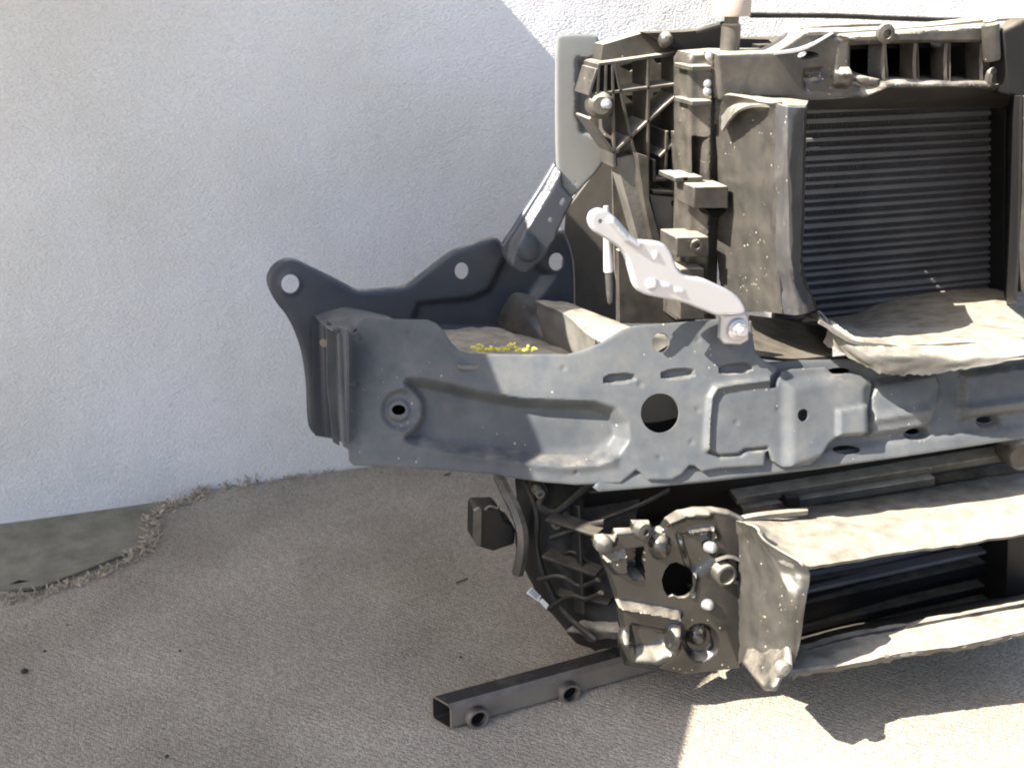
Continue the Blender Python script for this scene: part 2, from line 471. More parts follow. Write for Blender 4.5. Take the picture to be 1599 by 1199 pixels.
def box(name, lo, hi, material, parent=None, bev=0.002):
    x0, y0, z0 = lo; x1, y1, z1 = hi
    V = [(x0, y0, z0), (x1, y0, z0), (x1, y1, z0), (x0, y1, z0), (x0, y0, z1), (x1, y0, z1), (x1, y1, z1), (x0, y1, z1)]
    F = [(0, 3, 2, 1), (4, 5, 6, 7), (0, 1, 5, 4), (1, 2, 6, 5), (2, 3, 7, 6), (3, 0, 4, 7)]
    o = link(name, V, F, material, parent, True, 35)
    return bevel(o, bev) if bev else o

def lathe(name, base, axis, prof, material, parent=None, seg=20, ang=40):
    """prof: list of (radius, height along axis)"""
    base = np.asarray(base, float); ax = unit(axis); t = unit(np.cross(ax, (0.3, 0.2, 1) if abs(ax[2]) < .9 else (1, 0, 0))); b = np.cross(ax, t)
    V = []; F = []
    for r, h in prof:
        for k in range(seg):
            a = 2 * math.pi * k / seg; V.append(base + ax * h + (t * math.cos(a) + b * math.sin(a)) * r)
    for i in range(len(prof) - 1):
        for k in range(seg):
            k2 = (k + 1) % seg; F.append((i * seg + k, i * seg + k2, (i + 1) * seg + k2, (i + 1) * seg + k))
    if prof[0][0] > 1e-6: F.append(tuple(range(seg))[::-1])
    if prof[-1][0] > 1e-6: F.append(tuple((len(prof) - 1) * seg + k for k in range(seg)))
    return link(name, V, F, material, parent, True, ang)

def cable(name, pts, r, material, parent=None, seg=8, n=None, taper=1.0, raw=False):
    pts = np.array([p if raw else P(*p) for p in pts], float)
    c = crom(pts, n or max(2, len(pts) * 6)); V = []; F = []
    prev = None
    for i, p in enumerate(c):
        t = unit(c[min(i + 1, len(c) - 1)] - c[max(i - 1, 0)])
        s = unit(np.cross(t, (0.1, 0.3, 1))) if prev is None else unit(prev - t * (prev @ t)); prev = s
        b = np.cross(t, s); rr = r * (1 + (taper - 1) * i / (len(c) - 1))
        for k in range(seg):
            a = 2 * math.pi * k / seg; V.append(p + (s * math.cos(a) + b * math.sin(a)) * rr)
    for i in range(len(c) - 1):
        for k in range(seg):
            k2 = (k + 1) % seg; F.append((i * seg + k, i * seg + k2, (i + 1) * seg + k2, (i + 1) * seg + k))
    F += [tuple(range(seg))[::-1], tuple((len(c) - 1) * seg + k for k in range(seg))]
    return link(name, V, F, material, parent, True, 50)

def empty(name, loc):
    o = bpy.data.objects.new(name, None); COL.objects.link(o); o.location = loc; o.empty_display_size = 0.05; return o

# ================================================================== SETTING
WY = 1.883
# bare ground under the carpet
bare = link('ground', [(-30, -30, -0.012), (30, -30, -0.012), (30, 30, -0.012), (-30, 30, -0.012)], [(0, 1, 2, 3)], M['concrete'], smooth=False)
tag(bare, kind='structure')
# plaster wall, gently uneven
nx, nz = 90, 40
xs = np.linspace(-4, 6, nx); zs = np.linspace(-0.03, 2.6, nz); V = []; F = []
for j in range(nz):
    for i in range(nx):
        y = WY + 0.006 * math.sin(xs[i] * 2.3 + zs[j] * 1.7) + 0.004 * math.sin(xs[i] * 5.1 - zs[j] * 4.0)
        V.append((xs[i], y, zs[j]))
for j in range(nz - 1):
    for i in range(nx - 1): F.append((j * nx + i, j * nx + i + 1, (j + 1) * nx + i + 1, (j + 1) * nx + i))
o = len(V); V += [(-4, WY + .2, -0.03), (6, WY + .2, -0.03), (6, WY + .2, 2.6), (-4, WY + .2, 2.6)]
F += [(o + 3, o + 2, o + 1, o)]
F += [tuple([(nz - 1) * nx + i for i in range(nx)] + [o + 2, o + 3])]
wall = link('wall', V, F, M['wall'], ang=60)
tag(wall, 'off-white rough plaster wall with faint stains behind the car parts', 'wall')

BP = pl3((1200, 650, 1.10), (600, 650, 1.16), (1200, 520, 1.134))
def beamwarp(q):                       # the beam bows back towards its end
    d = np.clip((1150 - q[:, 0]) / 600, 0, 1) ** 2 * .055
    return np.stack([0 * d, d, 0 * d], 1)
def onbeam(x, y):
    a = np.array([[x, y]], float); d = float((BP.at(a[:, 0], a[:, 1]) + beamwarp(a))[0][1]); return P(x, y, d)
# unseen sheet added out of frame, its edge shaped to shade the left half
CZ = 1.25
def sh(p): return np.asarray(p) + np.array(SUN) * ((CZ - p[2]) / SUN.z)
edge = [sh(p) for p in [(0.20, 0.52, 0), PZ(1040, 1199, 0), PZ(1070, 1080, 0), onbeam(802, 700), onbeam(742, 552), P(865, 112, WY), P(765, 0, WY)]]
e2 = edge[-1]
edge.append(np.array([e2[0] + 0.03, WY - 0.02, CZ]))
occ_xy = [(p[0], p[1]) for p in edge] + [(-2.1, WY - 0.02), (-2.1, 0.2), (edge[0][0] - 0.3, 0.0)]
n = len(occ_xy)
V = [(x, y, CZ) for x, y in occ_xy] + [(x, y, CZ + .02) for x, y in occ_xy]
F = [tuple(range(n))[::-1], tuple(range(n, 2 * n))] + [(i, (i + 1) % n, n + (i + 1) % n, n + i) for i in range(n)]
occ = link('occluder', V, F, M['occluder'], smooth=False)
tag(occ, 'flat pale sheet added unseen overhead to cast the shade edge', 'occluder')

# carpet: torn away from the wall at the left
tear = [(-60, 955), (0, 935), (40, 934), (75, 925), (110, 912), (150, 897), (185, 886), (215, 870), (232, 852), (238, 830), (236, 808), (250, 796), (275, 788), (300, 780), (312, 770), (322, 766), (370, 759), (430, 749), (520, 735)]
TE = [PZ(x, y, 0) for x, y in tear]
TE = [np.array([p[0], p[1] + rng.normal() * .002, 0]) for p in TE]
front = [(6, WY - .004), (6, -4), (-4, -4), (-4, TE[0][1] - .06)]
pts2 = [(p[0], p[1]) for p in TE] + front
def flat(name, pts2, z1, z0, m, parent=None):
    n = len(pts2)
    V = [(x, y, z1) for x, y in pts2] + [(x, y, z0) for x, y in pts2]
    vc, ec, fc, *_ = delaunay_2d_cdt([Vector(p) for p in pts2], [(i, (i + 1) % n) for i in range(n)], [], 1, 1e-6)
    F = [tuple(f) for f in fc] + [tuple(n + i for i in f[::-1]) for f in fc] + [((i + 1) % n, i, n + i, n + (i + 1) % n) for i in range(n)]
    return link(name, V, F, m, parent, smooth=False)
carpet = flat('carpet', pts2, 0.0, -0.010, M['carpet'])
tag(carpet, 'beige loop pile carpet on the ground, torn away from the wall at its left end', 'carpet')
# frayed yarn along the tear
V = []; F = []
def strand(p, d, l, r):
    c = []; p = np.array(p, float); d = np.array(d, float)
    for k in range(6):
        c.append(p.copy()); d = unit(d + rng.normal(size=3) * np.array([.55, .55, .35])); p = p + d * l / 5
        p[2] = min(max(p[2], -0.006), 0.016)
    b0 = len(V)
    for k, q in enumerate(c):
        for a in range(4):
            an = a * math.pi / 2; V.append(q + np.array([math.cos(an) * r, math.sin(an) * r * .6, math.sin(an) * r]))
    for k in range(5):
        for a in range(4): F.append((b0 + k * 4 + a, b0 + k * 4 + (a + 1) % 4, b0 + k * 4 + 4 + (a + 1) % 4, b0 + k * 4 + 4 + a))
for a, b in zip(TE[1:-1], TE[2:]):
    L = np.linalg.norm(b - a); t = unit(b - a); nn = np.array([-t[1], t[0], 0])
    for _ in range(int(L * (1100 if a[0] < 0.0 else 260))):
        p = a + (b - a) * rng.random() - nn * rng.uniform(-.005, .014); p[2] = rng.uniform(-.004, .004)
        strand(p, nn * rng.uniform(-.4, 1) + t * rng.normal() * .8 + np.array([0, 0, .3]), rng.uniform(.008, .022), rng.uniform(.0007, .0014))
fr = link('frayed_yarn', V, F, M['yarn'], carpet, ang=80)
tag(fr, kind='stuff')
# dark crack and broken ledge of the bare strip
hole = flat('gap', [tuple(PZ(x, y, -.011)[:2]) for x, y in [(8, 915), (30, 905), (55, 908), (60, 921), (25, 924)]], -0.0112, -0.0118, M['hole'], bare)
led = flat('concrete_ledge', [tuple(PZ(x, y, -.006)[:2]) for x, y in [(-60, 925), (60, 905), (130, 884), (185, 858), (232, 846), (226, 852), (150, 882), (65, 915)]], -0.006, -0.0119, M['concrete'], bare)

# ================================================================== CAR FRONT END
R = empty('car_front_end', (0.75, 1.2, 0.0))
tag(R, 'dismantled front end of a car, steel beam and radiator carrier standing by the wall', 'car front')

def bolt(name, pt, axis, r, parent, m, length=.012, washer=0):
    prof = [(r, 0), (r, length * .6), (r * .8, length)]
    return lathe(name, pt, axis, prof, m, parent, 6 if washer else 14)

# ---- rear flange plate against the wall side
FL = plY(1.50, 0.03)
fl_out = [(417, 432), (425, 417), (437, 408), (450, 404), (462, 406), (482, 416), (520, 434), (550, 450), (562, 455), (600, 452), (630, 449), (647, 439), (670, 420), (700, 397), (715, 389), (750, 377), (775, 370), (790, 385), (840, 380), (868, 360), (880, 357), (888, 372), (896, 395), (900, 420), (901, 500), (890, 600), (560, 680), (530, 685), (497, 684), (487, 676), (482, 665), (480, 645), (479, 602), (475, 570), (470, 545), (460, 517), (447, 492), (432, 475), (422, 457), (417, 444)]
gr = [(652, 478), (690, 472), (735, 466), (760, 455), (778, 430), (790, 405)]
flange = sheet('flange_plate', fl_out, FL, M['steel2'], R, .004,
               holes=[ell(453, 443, 14, 15), ell(721, 423, 11, 13), ell(869, 409, 12, 14)], step=4.5, roll=.006, rollw=6, smooth=1,
               feats=[region([(655, 476), (735, 468), (765, 455), (790, 405), (800, 395), (860, 430), (800, 520), (640, 520)], -.014, 16),
                      dome(453, 443, 19, 20, .003), groove([(500, 520), (520, 670)], -.006, 9)])
# return edge of the crash box at the left of the beam
loft('side_return', [[(486, 498, 1.495), (488, 560, 1.495), (489, 620, 1.495), (492, 680, 1.495)], [(506, 500, 1.49), (508, 560, 1.49), (510, 620, 1.49), (514, 684, 1.49)],
                     [(512, 505, 1.43), (513, 560, 1.43), (514, 620, 1.43), (522, 686, 1.43)], [(540, 515, 1.20), (541, 560, 1.20), (541, 620, 1.20), (541, 692, 1.20)]], M['steel2'], R, 14, 14, .003)
loft('dusty_tab', [[(492, 492, 1.48), (520, 484, 1.48), (545, 480, 1.48), (602, 492, 1.48)], [(505, 505, 1.36), (535, 500, 1.36), (558, 494, 1.36), (612, 497, 1.36)], [(520, 514, 1.27), (548, 519, 1.27), (560, 512, 1.27), (620, 502, 1.27)]], M['steel'], R, 14, 10, .003)
sheet('return_strip', [(510, 500), (524, 512), (530, 696), (520, 690), (511, 600)], plY(1.33), M['steel'], R, .003, step=12)
lathe('hole_plug', P(506, 535, 1.478), (0, -1, 0), [(.006, 0), (.006, .003), (.004, .003)], M['cap'], R, 12)

# ---- crash box between flange and beam (dusty aluminium extrusion)
loft('crash_box', [[(775, 500, 1.49), (790, 520, 1.49), (800, 545, 1.48)], [(800, 460, 1.48), (815, 500, 1.47), (828, 540, 1.46)], [(835, 462, 1.47), (842, 500, 1.46), (852, 540, 1.44)]], M['plastic'], R, 12, 12, .003, noise=.001)
loft('crash_box_top', [[(835, 470, 1.47), (868, 470, 1.47), (895, 475, 1.47)], [(880, 490, 1.36), (920, 488, 1.36), (940, 493, 1.36)], [(930, 530, 1.22), (975, 516, 1.22), (1000, 515, 1.22)], [(1010, 560, 1.195), (1050, 535, 1.195), (1070, 528, 1.195)]], M['shelf'], R, 12, 20, .004, noise=.0008)
loft('crash_box_side', [[(838, 474, 1.47), (842, 505, 1.455), (852, 545, 1.44)], [(880, 492, 1.36), (880, 530, 1.35), (885, 560, 1.34)], [(930, 530, 1.22), (935, 560, 1.22), (940, 590, 1.22)]], M['shelf'], R, 12, 16, .004, noise=.001)
loft('crash_box_floor', [[(690, 515, 1.47), (760, 512, 1.47), (800, 520, 1.46), (860, 535, 1.45)], [(700, 540, 1.34), (760, 540, 1.34), (830, 545, 1.33), (900, 552, 1.33)], [(715, 570, 1.19), (790, 575, 1.19), (860, 575, 1.19), (940, 575, 1.19)]], M['shelf'], R, 20, 14, .004, noise=.002)

# ---- front beam
beam_out = [(526, 522), (556, 518), (560, 503), (570, 497), (668, 499), (682, 505), (693, 516), (705, 535), (717, 547), (735, 552), (800, 553), (887, 553), (910, 547), (940, 535), (972, 515), (992, 508), (1050, 504), (1122, 498), (1174, 501), (1177, 540), (1182, 552), (1192, 562), (1204, 568), (1213, 572), (1214, 578), (1201, 592), (1204, 606), (1212, 604), (1222, 580), (1240, 576),
            (1289, 573), (1300, 584), (1330, 583), (1357, 590), (1362, 600), (1358, 620), (1353, 655), (1352, 672), (1340, 680), (1302, 682), (1290, 692), (1278, 712), (1264, 725), (1222, 729), (1207, 720), (1201, 703), (1165, 703), (1160, 712), (1116, 706), (1108, 707), (1110, 712), (1150, 716), (1160, 708), (1196, 704), (1196, 722), (1186, 727), (1097, 736), (1085, 727), (1077, 727), (1065, 741), (1050, 749), (1012, 749), (1001, 738), (994, 734), (985, 742), (970, 754), (927, 756),
            (900, 757), (850, 753), (800, 746), (777, 741), (690, 734), (615, 729), (553, 727), (545, 720), (544, 702), (536, 697), (534, 690)]
beam_out = [p for p in beam_out if p not in [(1165, 703), (1160, 712), (1116, 706), (1108, 707), (1110, 712), (1150, 716), (1160, 708), (1196, 704), (1196, 722), (1186, 727)]]
i0 = beam_out.index((1201, 703)); beam_out[i0 + 1:i0 + 1] = [(1196, 706), (1194, 727), (1125, 731)]
swage = [(638, 597), (660, 598), (700, 606), (760, 620), (820, 630), (880, 632), (930, 634), (958, 643), (973, 662), (975, 685), (962, 706), (930, 719), (880, 721), (820, 716), (760, 708), (700, 699), (655, 690), (638, 684), (650, 672), (662, 650), (660, 625), (648, 610)]
feats = [region(swage, -.024, 20), region([(640, 676), (700, 690), (800, 704), (880, 712), (940, 706), (965, 690), (960, 725), (880, 735), (780, 722), (690, 706)], .005, 22),
         region(ell(627, 640, 30, 30, 24), -.007, 10), region(ell(623, 641, 17, 17, 18), .004, 5),
         region(chaikin([(944, 586), (990, 583), (992, 596), (944, 600)], 1), -.008, 5), region(chaikin([(1034, 579), (1082, 575), (1084, 589), (1034, 593)], 1), -.008, 5), region(chaikin([(1124, 571), (1173, 566), (1175, 580), (1124, 585)], 1), -.008, 5),
         groove([(1200, 594), (1150, 600), (1118, 606), (1110, 620), (1106, 660), (1105, 700)], .006, 5), groove([(1108, 705), (1125, 713), (1155, 711), (1165, 704), (1198, 701)], -.005, 3),
         region([(1228, 600), (1300, 590), (1350, 600), (1350, 690), (1228, 735)], .008, 22), *[dome(x, y, 4.5, 4.5, -.0014) for x, y in [(560, 530), (556, 600), (560, 690), (640, 520), (650, 715), (880, 575), (900, 738), (1000, 600), (1090, 640), (1080, 690), (1150, 660), (1140, 540), (1090, 530), (1215, 640), (1030, 715)]], region([(1302, 640), (1350, 632), (1352, 676), (1302, 680)], .006, 8)]
rnd = [ell(1031, 645, 30.5, 31, 28), ell(1032, 535, 14, 15, 20), ell(1250, 648, 9, 10, 16), ell(623, 640, 11, 8, 16), ell(1098, 734, 2.5, 2.5, 8)]
beam = sheet('front_beam', beam_out, BP, M['steel'], R, .005, holes=rnd[:4], feats=feats, step=3.4, roll=.0012, rollw=4, warp=beamwarp)
def off(pl, d): return Plane(pl.p - pl.n * d, pl.n)
BK = off(BP, .012)
back_out = [(926, 761), (934, 767), (1000, 762), (1100, 753), (1160, 746), (1270, 733), (1407, 713), (1630, 679), (1630, 535), (1380, 560), (1250, 562), (1204, 568), (1204, 640), (1100, 700), (1000, 715), (940, 735)]
bf = [region([(1364, 598), (1455, 582), (1462, 600), (1448, 660), (1430, 668), (1352, 680), (1352, 620)], .012, 12),
      region([(1500, 585), (1640, 565), (1640, 635), (1498, 652)], .012, 10), groove([(1350, 655), (1445, 640), (1460, 620)], .005, 8), groove([(1495, 640), (1640, 620)], .005, 7),
      region(ell(1432, 677, 18, 9), -.012, 7), region(ell(1545, 658, 18, 9), -.012, 7),
      region([(926, 745), (1640, 660), (1640, 690), (926, 775)], .004, 12)]
beam2 = sheet('beam_backing', back_out, BK, M['steel'], R, .004, feats=bf, step=5, roll=.0012, rollw=5, holes=[ell(1432, 674, 12, 5, 12), ell(1545, 656, 12, 5, 12), ell(1310, 579, 18, 5, 12), ell(1320, 702, 22, 7, 14)])
# rear channel of the beam: closes the section so the holes look into a dark box
bb = sheet('beam_channel', [(690, 560), (900, 565), (985, 560), (1015, 540), (1075, 538), (1170, 515), (1190, 575), (1640, 560), (1640, 668), (1100, 738), (930, 745), (700, 722)], off(BP, .085), M['plastic_d'], R, .004, step=0)
sheet('channel_floor', [(930, 745), (1640, 668), (1640, 676), (930, 756)], off(BP, .02), M['steel2'], R, .065)
sheet('channel_roof', [(1190, 566), (1640, 546), (1640, 552), (1190, 574)], off(BP, .02), M['steel2'], R, .06)
# black disc painted in for the shade inside the small boss hole
sheet('hole_shade_disc', ell(623, 640, 34, 34, 18), off(BP, -.0), M['hole'], R, .004, warp=lambda q: beamwarp(q) + np.array([0, .03, 0]))

# ---- grey upper pillar with lower channel arm
PL = plY(1.45, 0.05)
pil_out = [(869, 62), (872, 56), (890, 54), (930, 54), (936, 62), (940, 90), (942, 150), (945, 185), (952, 232), (944, 252), (932, 270), (915, 287), (900, 303), (888, 318), (874, 300), (872, 270), (869, 250), (868, 150)]
pillar = sheet('upper_pillar', pil_out, PL, M['grey'], R, .003, holes=[ell(896, 285, 4, 4.5, 10)], step=5, roll=.0012, rollw=4, smooth=1,
               feats=[region([(905, 95), (960, 95), (960, 215), (912, 205), (905, 180)], -.012, 14)])
arm_out = [(866, 253), (874, 268), (876, 290), (890, 306), (901, 298), (880, 335), (862, 375), (855, 386), (845, 407), (832, 424), (820, 428), (807, 424), (797, 417), (788, 402), (784, 384), (789, 375), (800, 360), (812, 340), (840, 297), (855, 272)]
arm = sheet('pillar_arm', arm_out, off(PL, .003), M['steel2'], R, .004, holes=[ell(874, 313, 4, 7, 10, .5), ell(855, 341, 3.5, 4, 10)], step=3, roll=.004, rollw=4,
            feats=[region([(870, 262), (900, 300), (850, 400), (815, 430), (792, 420), (800, 380), (850, 300)], .012, 9), dome(820, 385, 18, 22, .006)])

# ---- dark side panel seen between pillar and carrier
sheet('side_panel', [(884, 330), (925, 275), (950, 240), (962, 250), (962, 520), (870, 490), (880, 400)], plY(1.56), mat('grey_dust_plastic', (0.10, 0.092, 0.082), 0.7, film=.3, var=.15), R, .004)

# ---- ribbed headlamp carrier
def q(x, y, Y): return P(x, y, Y)
LB = plY(1.42)
sheet('carrier_shade_sheet', [(940, 90), (1080, 70), (1084, 400), (985, 400), (958, 250), (930, 180)], plY(1.47), M['hole'], R, .003)  # black sheet painted in for the shadow between the ribs
lattice = sheet('ribbed_carrier', [(934, 100), (942, 72), (1010, 52), (1068, 52), (1082, 80), (1084, 300), (1080, 505), (975, 505), (960, 420), (956, 250), (922, 190), (920, 150)], LB, M['web'], R, .004,
                step=11, feats=[region([(1025, 300), (1075, 300), (1075, 365), (1030, 365)], .03, 8)],
                holes=[[(966, 104), (984, 112), (1008, 100), (1008, 92)], [(1026, 100), (1062, 98), (1062, 86), (1020, 92)], [(976, 150), (994, 165), (1008, 150), (1008, 146)], [(1020, 145), (1060, 140), (1040, 155), (1022, 158)], [(1066, 160), (1066, 195), (1040, 208), (1022, 190)], [(990, 214), (1008, 197), (1006, 224), (1000, 218)], [(966, 238), (984, 222), (994, 245), (982, 246)], [(1028, 252), (1040, 238), (1040, 256)]])
def rib(a, b, wd=.004, dp=.05, Y=1.36, m=None, nm='rib'):
    return bar(nm, P(a[0], a[1], Y), P(b[0], b[1], Y), wd, dp, m or M['plastic'], lattice, bev=.0008)
for a, b in [((936, 101), (1074, 82)), ((930, 148), (1070, 131)), ((936, 100), (934, 146)), ((947, 99), (946, 150)), ((957, 98), (960, 262)), ((1013, 90), (1012, 330)),
             ((960, 100), (987, 222)), ((987, 222), (1008, 300)), ((1068, 140), (962, 236)), ((1064, 214), (1030, 246)), ((933, 108), (920, 150)), ((921, 185), (960, 240)), ((1008, 300), (1030, 395)), ((1022, 250), (1022, 285)), ((1042, 205), (1040, 280)),
             ((1022, 281), (1042, 281)), ((1066, 280), (1096, 281)), ((1020, 300), (1072, 303))]:
    rib(a, b)
bar('rib', P(1073, 80, 1.34), P(1068, 330, 1.34), .009, .07, M['plastic'], lattice)
bar('rib', P(1066, 330, 1.34), P(1062, 500, 1.34), .010, .07, M['plastic'], lattice)
sheet('top_panel', [(938, 98), (942, 70), (1010, 50), (1066, 54), (1076, 80)], plY(1.375), M['plastic'], lattice, .03, step=0)
# long dusty struts running down
sheet('strut', [(962, 248), (992, 243), (1012, 330), (1013, 380), (998, 378)], plY(1.365), M['shelf'], lattice, .03)
sheet('strut', [(996, 240), (1012, 245), (1013, 310), (1036, 392), (1022, 392), (1006, 315)], plY(1.35), M['plastic'], lattice, .03)
sheet('lower_web', [(1015, 305), (1058, 310), (1056, 372), (1040, 400), (1024, 345)], plY(1.36), M['shelf'], lattice, .02, holes=[ell(1052, 318, 4, 6, 8)])
sheet('lower_web', [(966, 392), (990, 385), (1090, 470), (1085, 505), (968, 505)], plY(1.385), M['plastic'], lattice, .01)
# pivot boss with ball stud
bs = lathe('stud_boss', P(938, 165, 1.36), (-.25, -1, .1), [(.017, -.03), (.017, 0), (.011, .006), (.011, .010)], M['plastic'], lattice, 18)
lathe('ball_stud', P(944, 162, 1.345), (0, -1, 0), [(.004, 0), (.007, .004), (.0075, .008), (.005, .013), (0, .015)], M['zinc'], bs, 14)
lathe('ball_stud', P(1036, 62, 1.35), (0, -1, 0), [(.008, 0), (.010, .005), (.008, .012), (.004, .015), (0, .016)], M['plastic'], lattice, 14)

# ---- vertical column beside the shroud
CP = plY(1.285)
col = sheet('column', [(1076, 95), (1082, 84), (1130, 80), (1215, 80), (1215, 160), (1130, 170), (1126, 300), (1120, 500), (1070, 500), (1076, 300)], CP, M['plastic'], R, .04, step=5, roll=.004, rollw=6,
            holes=[ell(1129, 117, 7, 6, 12)], feats=[groove([(1104, 110), (1100, 300), (1096, 480)], .012, 9), region([(1082, 215), (1098, 215), (1092, 285), (1084, 285)], -.03, 5),
            region(ell(1129, 119, 17, 16), .006, 6), groove([(1122, 190), (1124, 152), (1135, 143), (1210, 142)], .008, 5)])
for a, b, yy in [(1080, 1112, 108), (1080, 1112, 162), (1066, 1098, 281), (1054, 1075, 281)]:
    bar('rib', P(a, yy, 1.262), P(b, yy - 1, 1.262), .006, .05, M['plastic'], col)
for x, y in [(1107, 88), (1104, 131), (1104, 143)]:
    lathe('rivet', P(x, y, 1.266), (0, -1, .3), [(.0055, 0), (.005, .003), (.003, .005), (0, .0055)], M['zinc'], col, 10)
for x, y in [(1160, 105), (1182, 126)]:
    lathe('rivet', P(x, y, 1.283), (0, -1, .1), [(.007, 0), (.006, .004), (.0035, .004), (.003, .001)], M['plastic'], col, 12)
def block(nm, x0, y0, x1, y1, Y, dp, m, par):
    return bevel(sheet(nm, [(x0, y0), (x1, y0 - 1), (x1, y1), (x0, y1)], plY(Y), m, par, dp), .002)
block('clip_box', 1083, 292, 1138, 326, 1.235, .05, M['plastic'], col)
sheet('clip_box', [(1103, 328), (1136, 328), (1122, 341), (1112, 340)], plY(1.24), M['hole'], col, .03)
c2 = block('clip_lug', 1056, 371, 1108, 402, 1.25, .05, M['plastic'], col)
lathe('stud_ring', P(1086, 383, 1.249), (0, -1, 0), [(.008, 0), (.008, .005), (.004, .005), (.004, .001)], M['plastic'], c2, 14)
block('lower_boss', 1062, 420, 1100, 500, 1.262, .04, M['plastic'], col)

# ---- upper crossbar with four windows
TB = plY(1.255)
win = [[(1327, 71), (1376, 69), (1374, 124), (1345, 118), (1327, 110)], [(1382, 69), (1424, 67), (1423, 124), (1384, 124)], [(1430, 67), (1472, 66), (1472, 126), (1431, 126)], [(1479, 66), (1528, 66), (1528, 126), (1478, 127)]]
xb_out = [(1118, 84), (1206, 81), (1232, 68), (1258, 50), (1300, 48), (1370, 46), (1450, 40), (1545, 30), (1630, 26), (1630, 150), (1480, 138), (1380, 140), (1345, 152), (1300, 158), (1262, 159), (1200, 155), (1126, 156)]
xb = sheet('upper_crossbar', xb_out, TB, M['plastic'], R, .03, holes=win + [ell(1262, 87, 17, 7, 12)], step=5, roll=.004, rollw=5,
           feats=[region([(1305, 55), (1630, 30), (1630, 66), (1330, 67)], .012, 10), groove([(1345, 150), (1380, 133), (1630, 133)], .012, 9), dome(1315, 122, 15, 17, .014), dome(1350, 125, 20, 10, .010),
                  groove([(1262, 137), (1262, 113), (1285, 111)], -.006, 5), groove([(1262, 123), (1278, 121)], -.006, 4), region([(1300, 60), (1325, 60), (1322, 118), (1300, 118)], .006, 8)])
for x0, x1 in [(1352, 1378), (1402, 1427), (1450, 1475), (1508, 1531)]:
    loft('divider', [[(x1, 68, 1.25), (x1 - 2, 95, 1.25), (x1 - 1, 126, 1.25)], [(x1 - 3, 70, 1.37), (x1 - 14, 96, 1.37), (x0, 122, 1.37)]], M['plastic'], xb, 8, 5, .004)
for x0, x1 in [(1328, 1374), (1383, 1424), (1430, 1472), (1478, 1528)]:
    loft('window_floor', [[(x0 + 6, 117, 1.36), ((x0 + x1) / 2, 114, 1.36), (x1 - 4, 117, 1.36)], [(x0 - 2, 126, 1.25), ((x0 + x1) / 2, 130, 1.25), (x1 + 2, 126, 1.25)]], M['shelf'], xb, 10, 6, .003, noise=.001)
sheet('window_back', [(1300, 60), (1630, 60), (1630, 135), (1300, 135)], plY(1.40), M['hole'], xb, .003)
# top face of the crossbar: dusty, with a pale plate at its rise
loft('crossbar_top', [[(1250, 42, 1.34), (1350, 38, 1.34), (1450, 35, 1.34), (1540, 28, 1.34), (1630, 26, 1.34)], [(1262, 51, 1.252), (1350, 48, 1.252), (1450, 41, 1.252), (1545, 31, 1.252), (1630, 28, 1.252)]], M['shelf'], xb, 20, 5, .004, noise=.0006)
loft('ramp_plate', [[(1232, 66, 1.33), (1262, 46, 1.33), (1312, 42, 1.33)], [(1208, 82, 1.248), (1254, 75, 1.246), (1300, 49, 1.248)]], M['alu'], xb, 10, 6, .003)
loft('underside', [[(1255, 157, 1.255), (1345, 151, 1.255), (1380, 139, 1.255), (1630, 140, 1.255)], [(1258, 172, 1.38), (1345, 171, 1.38), (1400, 170, 1.38), (1630, 168, 1.38)]], M['plastic'], xb, 20, 6, .003)
zr = float(P(1400, 72, 1.26)[2])
box('sun_block_plate', (0.74, 1.292, zr - .006), (1.45, 1.455, zr), M['plastic_d'], xb, .001)  # hidden plate added to keep the sun off the condenser top
# hinge tube and bracket at right
lathe('locating_sleeve', P(1549, 94, 1.235), P(1546, 30, 1.235) - P(1549, 94, 1.235), [(.010, 0), (.011, .004), (.011, .045), (.008, .048), (.008, .05)], M['plastic'], xb, 16)
bevel(sheet('end_block', [(1566, 48), (1600, 32), (1630, 30), (1630, 155), (1575, 150)], plY(1.225), M['plastic_d'], xb, .04), .004)
lathe('latch_stud', P(1380, 53, 1.245), (0, -1, 0), [(.012, 0), (.012, .006), (.006, .008), (.006, .004)], M['plastic'], xb, 14)
lathe('latch_stud', P(1550, 122, 1.25), (0, -1, 0), [(.014, 0), (.013, .006), (.008, .008), (.008, .005)], M['plastic'], xb, 14)
# buffer with beige cap and the thin stay rod
bf_ = lathe('buffer_stem', P(1139, 82, 1.29), (0, 0, 1), [(.012, 0), (.012, .032), (.009, .034), (.009, .052)], M['plastic'], R, 16)
lathe('buffer_cap', P(1141, 25, 1.29), (0, 0, 1), [(.023, 0), (.024, .003), (.0235, .035), (.02, .04)], M['cap'], bf_, 24)
cable('stay_rod', [(1172, 24, 1.32), (1300, 25, 1.33), (1430, 30, 1.33), (1540, 33, 1.33)], .0035, M['plastic_d'], R)
cable('stay_rod', [(1088, 50, 1.33), (1130, 38, 1.31), (1150, 33, 1.30)], .004, M['plastic_d'], R)
cable('stay_rod', [(1206, 76, 1.31), (1222, 64, 1.31), (1245, 49, 1.31), (1300, 43, 1.31), (1380, 40, 1.31)], .004, M['plastic'], R)
sheet('carrier_top', [(1010, 52), (1070, 50), (1130, 44), (1128, 60), (1200, 62), (1214, 76), (1206, 84), (1110, 86), (1072, 84)], plY(1.345), M['plastic_d'], R, .03)

